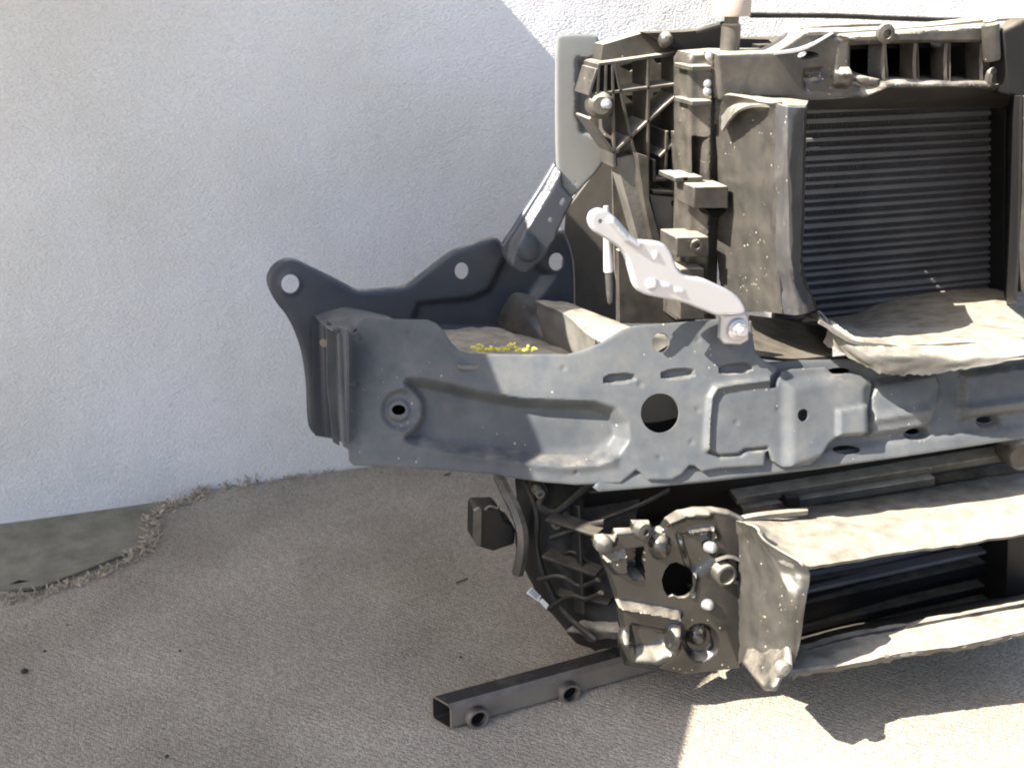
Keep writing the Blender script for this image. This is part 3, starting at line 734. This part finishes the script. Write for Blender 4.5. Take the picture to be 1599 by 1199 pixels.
# ---- condenser core behind the opening
cx0, cx1 = 1235, 1562
CY = 1.40
core = sheet('condenser', [(1225, 160), (1565, 160), (1562, 520), (1225, 520)], plY(CY + .012), M['fin'], R, .03)
pw0, pw1 = P(1228, 300, CY), P(1572, 300, CY)
zt, zb = P(1300, 168, CY)[2], P(1300, 520, CY)[2]
NT = 27
for k in range(NT):
    z = zt + (zb - zt) * (k + .5) / NT
    hgt = (.0052, .0074, .0046, .0060)[k % 4]
    dz = rng.normal() * .0006
    V, F = bar_geo((pw0[0], CY + rng.normal() * .001, z + dz), (pw1[0], CY, z + dz), hgt, .012)
    bevel(link('tube', V, F, M['tubes'], core, True, 35), .0012)
bar('end_tank', P(1578, 150, 1.37), P(1574, 470, 1.37), .018, .05, M['plastic_d'], core)

# fins between the tubes: thin upright blades, joined
V = []; F = []
for xx in np.arange(pw0[0], pw1[0], .0045):
    b0 = len(V)
    for dx, dy in ((0, 0), (.0012, 0), (.0012, .008), (0, .008)):
        V += [(xx + dx, CY + .003 + dy, zb), (xx + dx, CY + .003 + dy, zt)]
    for a in range(4): F.append((b0 + 2 * a, b0 + 2 * ((a + 1) % 4), b0 + 2 * ((a + 1) % 4) + 1, b0 + 2 * a + 1))
tag(link('fin_blades', V, F, M['fin'], core, False), kind='stuff')

# ---- upper air guide (left shroud) and its rim
loft('air_guide', [[(1126, 162, 1.26), (1135, 148, 1.22), (1195, 160, 1.15), (1218, 160, 1.13)],
                   [(1118, 210, 1.275), (1140, 196, 1.24), (1190, 196, 1.17), (1216, 185, 1.13)],
                   [(1122, 300, 1.275), (1144, 300, 1.24), (1190, 300, 1.17), (1215, 300, 1.13)],
                   [(1120, 400, 1.275), (1144, 410, 1.24), (1190, 400, 1.17), (1216, 400, 1.13)],
                   [(1128, 462, 1.26), (1155, 485, 1.22), (1195, 487, 1.16), (1222, 490, 1.125)]], M['shroud'], R, 26, 34, .004, noise=.0008)
loft('air_guide_top', [[(1126, 178, 1.262), (1140, 152, 1.25), (1180, 150, 1.24), (1262, 158, 1.24)], [(1128, 205, 1.235), (1150, 174, 1.19), (1195, 163, 1.15), (1258, 166, 1.128)]], M['shelf'], R, 20, 8, .003, noise=.001)
loft('air_guide_rim', [[(1213, 162, 1.13), (1232, 168, 1.095), (1256, 168, 1.125)], [(1210, 240, 1.13), (1232, 240, 1.090), (1253, 240, 1.125)], [(1212, 320, 1.13), (1233, 320, 1.095), (1251, 320, 1.125)], [(1212, 400, 1.13), (1234, 400, 1.090), (1250, 400, 1.125)], [(1219, 440, 1.13), (1238, 442, 1.093), (1252, 436, 1.125)], [(1222, 490, 1.13), (1248, 492, 1.090), (1274, 484, 1.125)]], M['rim'], R, 14, 40, .004, noise=.0012)
loft('air_guide_cheek', [[(1256, 168, 1.125), (1254, 240, 1.125), (1252, 340, 1.125), (1250, 420, 1.125), (1274, 484, 1.125)], [(1236, 165, 1.39), (1234, 240, 1.39), (1234, 340, 1.39), (1234, 420, 1.39), (1240, 500, 1.39)]], M['plastic_d'], R, 20, 8, .003)
loft('air_guide_right', [[(1597, 150, 1.13), (1594, 300, 1.13), (1590, 400, 1.13), (1586, 455, 1.14)], [(1630, 150, 1.10), (1628, 300, 1.10), (1625, 400, 1.10), (1620, 460, 1.1)]], M['shroud'], R, 14, 5, .004)

loft('air_guide_cheek', [[(1592, 150, 1.13), (1590, 300, 1.13), (1588, 400, 1.13), (1584, 470, 1.13)], [(1572, 150, 1.39), (1570, 300, 1.39), (1567, 400, 1.39), (1564, 480, 1.39)]], M['plastic_d'], R, 12, 6, .003)
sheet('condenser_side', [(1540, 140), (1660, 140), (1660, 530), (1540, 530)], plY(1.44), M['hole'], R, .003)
# dust-caked sill of the air guide lying on the beam
loft('air_guide_sill', [[(1250, 500, 1.40), (1330, 490, 1.40), (1400, 466, 1.40), (1500, 452, 1.40), (1640, 446, 1.40)],
                        [(1262, 490, 1.27), (1328, 508, 1.27), (1400, 495, 1.27), (1500, 482, 1.27), (1640, 475, 1.27)],
                        [(1278, 490, 1.15), (1322, 516, 1.15), (1400, 520, 1.15), (1500, 512, 1.15), (1640, 506, 1.15)],
                        [(1282, 500, 1.08), (1330, 530, 1.07), (1400, 538, 1.065), (1500, 535, 1.06), (1640, 525, 1.05)]], M['shelf'], R, 40, 26, .004, noise=.0009)
loft('sill_apron', [[(1276, 486, 1.135), (1300, 502, 1.11), (1345, 530, 1.078), (1400, 540, 1.065), (1500, 536, 1.06), (1640, 526, 1.05)],
                    [(1290, 512, 1.12), (1310, 530, 1.085), (1355, 555, 1.058), (1420, 560, 1.05), (1510, 556, 1.035), (1640, 545, 1.01)],
                    [(1286, 536, 1.115), (1330, 560, 1.075), (1375, 582, 1.055), (1430, 586, 1.05), (1510, 576, 1.03), (1640, 552, 1.005)]], M['shelf'], R, 60, 16, .004, noise=.0011, jag=.35)
# dark sheet standing in for the void under the arm bolt, left of the sill
loft('void_sheet', [[(1170, 492, 1.30), (1230, 500, 1.30), (1300, 515, 1.30)], [(1180, 555, 1.14), (1240, 560, 1.14), (1300, 555, 1.13)]], M['plastic_d'], R, 10, 6, .004)

# ---- pale bracket arm bolted on the beam top
AP = plY(1.108)
a_out = [(921, 347), (924, 335), (932, 329), (942, 327), (952, 332), (965, 342), (980, 360), (994, 375), (1002, 377), (1032, 379), (1042, 384), (1050, 395), (1055, 412), (1062, 425), (1072, 432), (1100, 436), (1120, 445), (1142, 455), (1157, 467), (1165, 480), (1166, 492), (1130, 493), (1122, 495), (1100, 486), (1065, 472), (1020, 464), (1002, 459), (992, 449), (987, 430), (980, 405), (972, 392), (960, 382), (950, 376), (940, 370), (927, 362)]
armp = sheet('bracket_arm', a_out, AP, M['alu'], R, .008, holes=[ell(937.5, 346, 3.6, 4, 10)], step=3, roll=.003, rollw=4, smooth=1,
             feats=[groove([(955, 345), (978, 372), (996, 384)], .004, 5), dome(1018, 444, 9, 9, .007), groove([(1024, 398), (1024, 402)], .002, 4), groove([(1036, 446), (1044, 448)], .002, 4), groove([(1056, 454), (1064, 456)], .002, 4)])
pa, pb = P(946, 322, 1.13), P(952, 468, 1.13)
def pinpt(t): return pa + (pb - pa) * t
lathe('pivot_pin', pinpt(0), pb - pa, [(.0028, 0), (.0034, .004), (.0042, .012), (.0046, .045), (.0052, .056), (.0056, .070), (.0056, .0745), (.004, .075)], M['alu'], armp, 14)
lathe('pin_shank', pinpt(.62), pb - pa, [(.0044, 0), (.0042, .012), (.0036, .034), (.0026, .044), (0, .047)], M['rim'], armp, 14)
wa = sheet('bolt_plate', [(1128, 492), (1166, 488), (1171, 500), (1170, 532), (1158, 539), (1132, 538), (1125, 530)], plY(1.117), M['zinc'], armp, .006, step=6, roll=.002, rollw=4)
lathe('washer', P(1152, 514, 1.1168), (0, -1, 0), [(.0135, 0), (.0135, .003), (.012, .004)], M['zinc'], wa, 24)
lathe('hex_bolt', P(1153, 514, 1.113), (0, -1, 0), [(.0088, 0), (.0088, .005), (.0078, .006), (.006, .006), (.006, .013), (.005, .014)], M['zinc'], wa, 6, ang=20)

# ---- dark panels under the beam
loft('under_cover', [[(920, 770, 1.17), (1100, 752, 1.16), (1300, 725, 1.15), (1480, 698, 1.14), (1640, 672, 1.13)], [(900, 830, 1.26), (1100, 790, 1.24), (1300, 760, 1.22), (1480, 728, 1.20), (1640, 700, 1.18)], [(900, 860, 1.27), (1100, 815, 1.25), (1300, 785, 1.22), (1480, 752, 1.19), (1640, 730, 1.17)]], M['plastic_d'], R, 30, 12, .004)
bar('under_rail', P(1150, 783, 1.17), P(1610, 709, 1.12), .010, .03, M['plastic'], R)
bar('under_rail', P(1160, 800, 1.17), P(1460, 752, 1.13), .012, .03, M['plastic'], R)
lathe('round_plug', P(1596, 712, 1.10), (-.2, -1, 0), [(.022, -.03), (.022, 0), (.019, .004), (.016, .001)], M['plastic'], R, 22)
block('clip_box', 1228, 776, 1250, 792, 1.15, .02, M['plastic_d'], R)

# ---- lower left corner: black carrier foot, straps and plugs
loft('carrier_foot', [[(805, 742, 1.26), (860, 745, 1.24), (940, 760, 1.22), (1000, 770, 1.20)],
                      [(806, 800, 1.25), (850, 800, 1.21), (930, 815, 1.19), (990, 830, 1.17)],
                      [(806, 862, 1.24), (850, 860, 1.19), (920, 880, 1.16), (980, 900, 1.12)],
                      [(838, 930, 1.22), (870, 925, 1.17), (930, 935, 1.13), (985, 960, 1.10)],
                      [(888, 992, 1.19), (910, 985, 1.15), (950, 990, 1.11), (985, 1000, 1.09)],
                      [(930, 1016, 1.17), (945, 1012, 1.13), (965, 1012, 1.11), (985, 1020, 1.09)]], M['plastic_d'], R, 22, 30, .006, noise=.0015)
cable('strap', [(778, 742, 1.24), (790, 768, 1.22), (806, 800, 1.20), (815, 830, 1.185), (815, 862, 1.18), (808, 896, 1.18)], .008, M['plastic'], R, seg=6)
cable('hose', [(860, 840, 1.17), (930, 815, 1.14), (1000, 788, 1.12), (1045, 765, 1.12)], .003, M['plastic_d'], R)
cable('hose', [(835, 745, 1.20), (850, 770, 1.19), (842, 790, 1.18), (868, 800, 1.17), (905, 770, 1.17), (930, 752, 1.17)], .005, M['plastic_d'], R)
plug = bevel(sheet('wiring_plug', [(741, 798), (748, 794), (778, 793), (784, 800), (788, 812), (800, 818), (806, 830), (804, 850), (785, 856), (770, 861), (745, 853), (740, 845)], plY(1.20), M['plastic_d'], R, .035, step=0), .003)
sheet('plug_rim', [(741, 798), (749, 794), (752, 796), (751, 851), (745, 853), (740, 845)], plY(1.196), M['plastic'], plug, .006)
cable('plug_clip', [(757, 796, 1.19), (765, 790, 1.19), (776, 793, 1.19), (781, 789, 1.19)], .0016, M['plastic'], plug, seg=6)
block('foot_lug', 828, 752, 850, 786, 1.20, .03, M['plastic_d'], R)
loft('dusty_step', [[(882, 985, 1.16), (915, 965, 1.14), (962, 960, 1.12)], [(905, 988, 1.13), (930, 982, 1.11), (968, 985, 1.085)], [(920, 1002, 1.12), (945, 997, 1.10), (970, 998, 1.083)]], M['plastic'], R, 12, 8, .004)
for pts, r, mm in [([(872, 868, 1.165), (895, 862, 1.15), (918, 880, 1.135), (925, 900, 1.125)], .0025, 'plastic_d'), ([(880, 800, 1.165), (905, 820, 1.15), (945, 815, 1.12)], .004, 'plastic_d'), ([(840, 905, 1.165), (875, 900, 1.14), (905, 915, 1.125), (935, 905, 1.10)], .003, 'plastic_d'), ([(858, 950, 1.15), (890, 930, 1.125), (915, 935, 1.11), (940, 925, 1.09)], .0030, 'plastic_d'), ([(818, 752, 1.22), (838, 800, 1.185), (838, 850, 1.18), (850, 900, 1.165), (880, 955, 1.14), (930, 1000, 1.10)], .004, 'plastic_d')]:
    cable('cable', pts, r, M[mm], R)
for a, b in [((850, 812), (930, 838)), ((845, 870), (930, 900)), ((865, 930), (950, 945)), ((905, 790), (912, 960))]:
    bar('foot_rib', P(a[0], a[1], 1.155), P(b[0], b[1], 1.105), .004, .03, M['plastic_d'], R)
for x, y in [(842, 770), (868, 818), (890, 905)]: lathe('foot_stud', P(x, y, 1.165), (-.1, -1, .2), [(.006, -.02), (.006, .004), (.003, .005), (.003, .001)], M['plastic'], R, 12)
tg = sheet('paper_tag', [(822, 926), (830, 917), (845, 930), (841, 939)], plY(1.19), M['tag'], R, .0008)
sheet('paper_tag', [(842, 939), (847, 934), (857, 944), (853, 951)], plY(1.19), M['tag'], R, .0008)
for k in range(3): sheet('printed_line', [(826 + k * 3, 924 - k * 2.4), (827 + k * 3, 922.6 - k * 2.4), (839 + k * 2.2, 933.6 - k * 2.4), (838 + k * 2.2, 935 - k * 2.4)], plY(1.1885), M['ink'], tg, .0006)

# ---- lower bracket plate
LP = pl3((950, 850, 1.085), (1140, 850, 1.06), (1060, 1050, 1.05))
lb_out = [(937, 867), (925, 846), (930, 838), (957, 837), (961, 830), (987, 829), (988, 817), (1016, 817), (1024, 828), (1034, 826), (1041, 812), (1060, 801), (1085, 796), (1115, 796), (1140, 800), (1165, 812), (1172, 850), (1170, 1000), (1158, 1046), (1140, 1048), (1065, 1056), (1025, 1049), (977, 1042), (968, 1018), (965, 997), (972, 982), (963, 942), (950, 900)]
bighole = [(1038, 890), (1046, 880), (1056, 877), (1066, 882), (1076, 887), (1083, 898), (1083, 915), (1079, 925), (1070, 933), (1060, 934), (1052, 930), (1043, 932), (1036, 920), (1033, 905)]
lbr = sheet('lower_bracket', lb_out, LP, M['bracket'], R, .006, holes=[bighole, ell(1006, 827, 2.5, 4, 8)], step=3.2, roll=.006, rollw=6,
            feats=[region([(940, 870), (982, 858), (984, 893), (960, 893)], .012, 8), region([(978, 858), (1004, 856), (1004, 902), (990, 903), (978, 892)], -.03, 5), dome(1030, 852, 17, 20, .016),
                   groove([(905, 934), (960, 942), (1030, 954), (1058, 960)], .016, 4.5), groove([(975, 1000), (985, 1024), (1020, 1028), (1048, 1012), (1055, 988)], .016, 10), region([(985, 975), (1045, 985), (1040, 1012), (990, 1016)], -.006, 8),
                   region(ell(1095, 1003, 24, 26), -.012, 12), dome(1092, 997, 15, 15, .014), groove([(1078, 832), (1112, 826), (1116, 838)], .008, 4), groove([(1080, 932), (1086, 900)], .004, 3),
                   groove([(1045, 815), (1070, 804), (1105, 803)], .006, 5), groove([(932, 846), (955, 842)], .012, 6), region([(1060, 835), (1110, 825), (1115, 875), (1080, 900)], -.006, 14)])
for x, y in [(1106, 850), (1101, 939)]:
    lathe('bolt', P(x, y + 3, LP.at(np.array([x]), np.array([y]))[0][1] + .003), (.1, -1, .35), [(.0072, 0), (.0072, .009), (.006, .012), (.003, .014), (0, .014)], M['zinc'], lbr, 14)
b3 = lathe('boss', P(1128, 893, 1.055), (0, -1, .1), [(.0135, -.01), (.0135, .012), (.012, .013), (.010, .013), (.010, .010), (.006, .010)], M['shroud'], lbr, 22)
loft('boss_wing', [[(1118, 877, 1.048), (1140, 871, 1.048), (1163, 882, 1.048)], [(1120, 879, 1.07), (1140, 873, 1.07), (1163, 884, 1.07)]], M['shelf'], lbr, 6, 3, .004)
loft('boss_wing', [[(1126, 913, 1.048), (1140, 909, 1.048), (1158, 914, 1.048)], [(1126, 916, 1.07), (1140, 912, 1.07), (1158, 917, 1.07)]], M['shelf'], lbr, 6, 3, .004)
lathe('stud_ring', P(1006, 830, 1.07), (.2, -1, .2), [(.010, -.01), (.010, .003), (.004, .004), (.004, .0)], M['shroud'], lbr, 14)
lathe('stud_ring', P(942, 850, 1.075), (-.2, -1, .3), [(.011, -.01), (.010, .006), (.005, .009), (0, .010)], M['shroud'], lbr, 14)
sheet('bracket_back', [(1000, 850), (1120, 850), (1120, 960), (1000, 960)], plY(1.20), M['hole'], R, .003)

# ---- lower duct: moulded cheek, dusty roof, floor and cooler inside
loft('duct_cheek', [[(1148, 812, 1.070), (1158, 815, 1.039), (1175, 822, 1.008), (1195, 845, 0.987), (1252, 882, 0.945)],
                    [(1146, 850, 1.070), (1165, 850, 1.039), (1190, 862, 0.997), (1220, 890, 0.966), (1264, 900, 0.940)],
                    [(1146, 920, 1.065), (1165, 920, 1.029), (1195, 930, 0.987), (1230, 935, 0.945), (1258, 940, 0.935)],
                    [(1148, 985, 1.060), (1165, 985, 1.018), (1195, 990, 0.976), (1225, 995, 0.945), (1250, 1000, 0.935)],
                    [(1150, 1038, 1.050), (1165, 1030, 1.008), (1195, 1025, 0.970), (1222, 1030, 0.945), (1240, 1037, 0.935)]], M['shroud'], R, 36, 30, .003, noise=.0012)
sheet('duct_flap', [(1156, 1034), (1165, 1005), (1228, 1005), (1231, 1043), (1214, 1057), (1206, 1075), (1190, 1075), (1175, 1058)], pl3((1165, 1030, .995), (1230, 1030, .924), (1190, 1075, .935)), M['shroud'], R, .003, step=8, roll=.003, rollw=4)
lathe('flap_clip', P(1221, 1042, .918), (0, -1, .2), [(.008, -.004), (.009, .004), (.006, .008), (0, .009)], M['shelf'], R, 12)
loft('duct_roof', [[(1165, 806, 1.12), (1260, 788, 1.17), (1400, 768, 1.16), (1500, 752, 1.16), (1640, 732, 1.15)],
                   [(1160, 815, 1.07), (1250, 812, 1.09), (1400, 796, 1.09), (1500, 782, 1.09), (1640, 762, 1.08)],
                   [(1172, 818, 1.04), (1235, 850, 1.01), (1400, 830, 1.03), (1500, 815, 1.03), (1640, 795, 1.02)],
                   [(1200, 858, .985), (1256, 884, .955), (1400, 862, .99), (1500, 849, .995), (1640, 826, .99)]], M['shelf'], R, 60, 24, .004, noise=.0006, jag=.08)
loft('roof_lip', [[(1130, 812, 1.085), (1180, 800, 1.09), (1260, 792, 1.10)], [(1133, 818, 1.075), (1180, 806, 1.08), (1262, 797, 1.09)]], M['shelf'], R, 14, 4, .006)
cool = sheet('lower_cooler', [(1200, 840), (1640, 790), (1640, 980), (1200, 1070)], plY(1.17), M['fin'], R, .03)
for k, (ya, yb, ww) in enumerate([(888, 822, .012), (925, 850, .006), (950, 872, .016), (984, 905, .010), (1010, 932, .014)]):
    bar('tube', P(1230, ya + 6, 1.155), P(1640, yb - 10, 1.125), ww, .02, M['tubes'] if k == 1 else M['plastic_d'], cool)
bar('end_tank', P(1592, 800, 1.09), P(1586, 950, 1.09), .035, .06, M['plastic_d'], cool)
loft('duct_floor', [[(1225, 1016, 1.025), (1320, 988, 1.010), (1400, 974, 1.000), (1500, 955, 0.990), (1640, 930, 0.980)],
                    [(1228, 1034, 0.985), (1320, 1013, 0.975), (1400, 998, 0.965), (1500, 982, 0.955), (1640, 955, 0.945)],
                    [(1232, 1052, 0.955), (1320, 1036, 0.945), (1400, 1020, 0.935), (1500, 1005, 0.925), (1640, 976, 0.915)]], M['shelf'], R, 60, 14, .004, noise=.0007, jag=.12)
loft('floor_lip', [[(1236, 1052, 0.957), (1240, 1051, 0.954), (1320, 1037, 0.944), (1400, 1021, 0.934), (1500, 1006, 0.924), (1640, 977, 0.914)],
                   [(1236, 1058, 0.957), (1240, 1058, 0.956), (1320, 1044, 0.946), (1400, 1030, 0.936), (1500, 1014, 0.926), (1640, 986, 0.916)]], M['plastic'], R, 60, 5, .004, noise=.0006, jag=.6)
loft('duct_floor_back', [[(1225, 1000, 1.17), (1320, 975, 1.16), (1400, 962, 1.15), (1640, 915, 1.12)], [(1225, 1024, 1.01), (1320, 996, .996), (1400, 980, .986), (1640, 934, .966)]], M['plastic_d'], R, 20, 6, .003)
# hidden feet that carry the assembly
box('support_foot', (0.62, 1.16, 0.0), (1.25, 1.26, 0.09), M['plastic_d'], R)
box('core_support', (0.62, 1.262, 0.03), (1.25, 1.30, 0.36), M['plastic_d'], R)

# ================================================================== LOOSE THINGS
# square tube on the carpet
a0 = PZ(706, 1141, 0.0); a1 = PZ(1030, 1049, 0.0)
ax = unit(a1 - a0); sd = unit(np.cross((0, 0, 1), ax)); W_, H_, T_ = .033, .037, .003
T = empty('square_tube', tuple(a0)); tag(T, 'brown-black square steel tube with two round sockets lying half under the car front', 'steel tube')
Ln = np.linalg.norm(a1 - a0) + .12
def ring(t, w0, h0, w1, h1, e=0.006):
    c = a0 + ax * t; sk = 0.45 if t == 0 else 0
    pts = [(w0 + e, h0), (w1 - e, h0), (w1, h0 + e), (w1, h1 - e), (w1 - e, h1), (w0 + e, h1), (w0, h1 - e), (w0, h0 + e)]
    return [c + sd * x - ax * x * sk + np.array([0, 0, y]) for x, y in pts]
V = ring(0, 0, 0, W_, H_) + ring(Ln, 0, 0, W_, H_) + ring(0, T_, T_, W_ - T_, H_ - T_, .002) + ring(Ln, T_, T_, W_ - T_, H_ - T_, .002)
F = []
for k in range(8):
    k2 = (k + 1) % 8
    F += [(k, k2, 8 + k2, 8 + k), (16 + k2, 16 + k, 24 + k, 24 + k2), (k2, k, 16 + k, 16 + k2), (8 + k, 8 + k2, 24 + k2, 24 + k)]
inner = [f for f in F if min(f) >= 16]
link('tube_body', V, [f for f in F if min(f) < 16], M['tube'], T, ang=30)
link('tube_bore', V, inner, M['tube_in'], T, ang=30)
for x, y in [(743, 1116), (886, 1077)]:
    d = rays(x, y); t = ((a0 - CC) @ sd) / (d @ sd); p = CC + d * t
    s = lathe('socket', p, -sd, [(.0145, -.002), (.0145, .008), (.0135, .010), (.0105, .010), (.0100, .002), (.0, .0015)], M['tube'], T, 22)
    lathe('socket_bore', p - sd * .0025, -sd, [(.0098, 0), (.0094, .001)], M['hole'], s, 18)

# yellow crumbs on the top edge of the beam
V = []; F = []
for _ in range(70):
    px = rng.uniform(735, 836); py = 549 - abs(rng.normal()) * 4
    c = P(px, py - 1, 1.25 + rng.uniform(-.01, .02)); r = rng.uniform(.0018, .0046); b0 = len(V)
    n = rng.normal(size=3); n = unit(n); t = unit(np.cross(n, (0, 0, 1))); b = np.cross(n, t)
    V += [c + t * r, c + b * r * .7, c - t * r, c - b * r * .7, c + n * r * .4, c - n * r * .4]
    F += [(b0 + i, b0 + (i + 1) % 4, b0 + 4) for i in range(4)] + [(b0 + (i + 1) % 4, b0 + i, b0 + 5) for i in range(4)]
tag(link('leaf_crumbs', V, F, M['leaf'], smooth=False), 'scatter of yellow dry leaf crumbs along the top edge of the steel beam', 'leaf debris', kind='stuff')
# small things lying on the carpet
pb = lathe('pebble', PZ(38, 1050, .0), (0.1, 0.1, 1), [(.003, 0), (.005, .002), (.0045, .004), (.002, .006), (0, .0065)], M['twig'], None, 9)
tag(pb, 'small dark pebble on the carpet at the far left', 'pebble')
t1 = cable('twig', [PZ(712, 909, .002), PZ(722, 906, .004), PZ(730, 903, .002)], .0012, M['twig'], raw=True, seg=5); tag(t1, 'thin dark twig on the carpet below the wiring plug', 'twig')
t2 = cable('twig', [PZ(694, 742, .002), PZ(703, 738, .003)], .0013, M['twig'], raw=True, seg=5); tag(t2, 'dark splinter on the carpet just under the lower edge of the beam', 'twig')

for x, y, r in [(70, 1017, .0035), (281, 1016, .003), (105, 976, .0025), (261, 1181, .004), (371, 783, .0025), (472, 880, .0025), (480, 774, .0025), (596, 738, .003), (719, 1026, .003), ]:
    c = lathe('crumb', PZ(x, y, 0.0), (rng.normal() * .3, rng.normal() * .3, 1), [(r * .4, 0), (r * .7, r * .3), (r * .5, r * .6), (0, r * .7)], M['twig'], None, 7)
    tag(c, 'tiny dark crumb of dirt lying on the beige carpet', 'crumb', 'dirt crumbs scattered on the carpet')
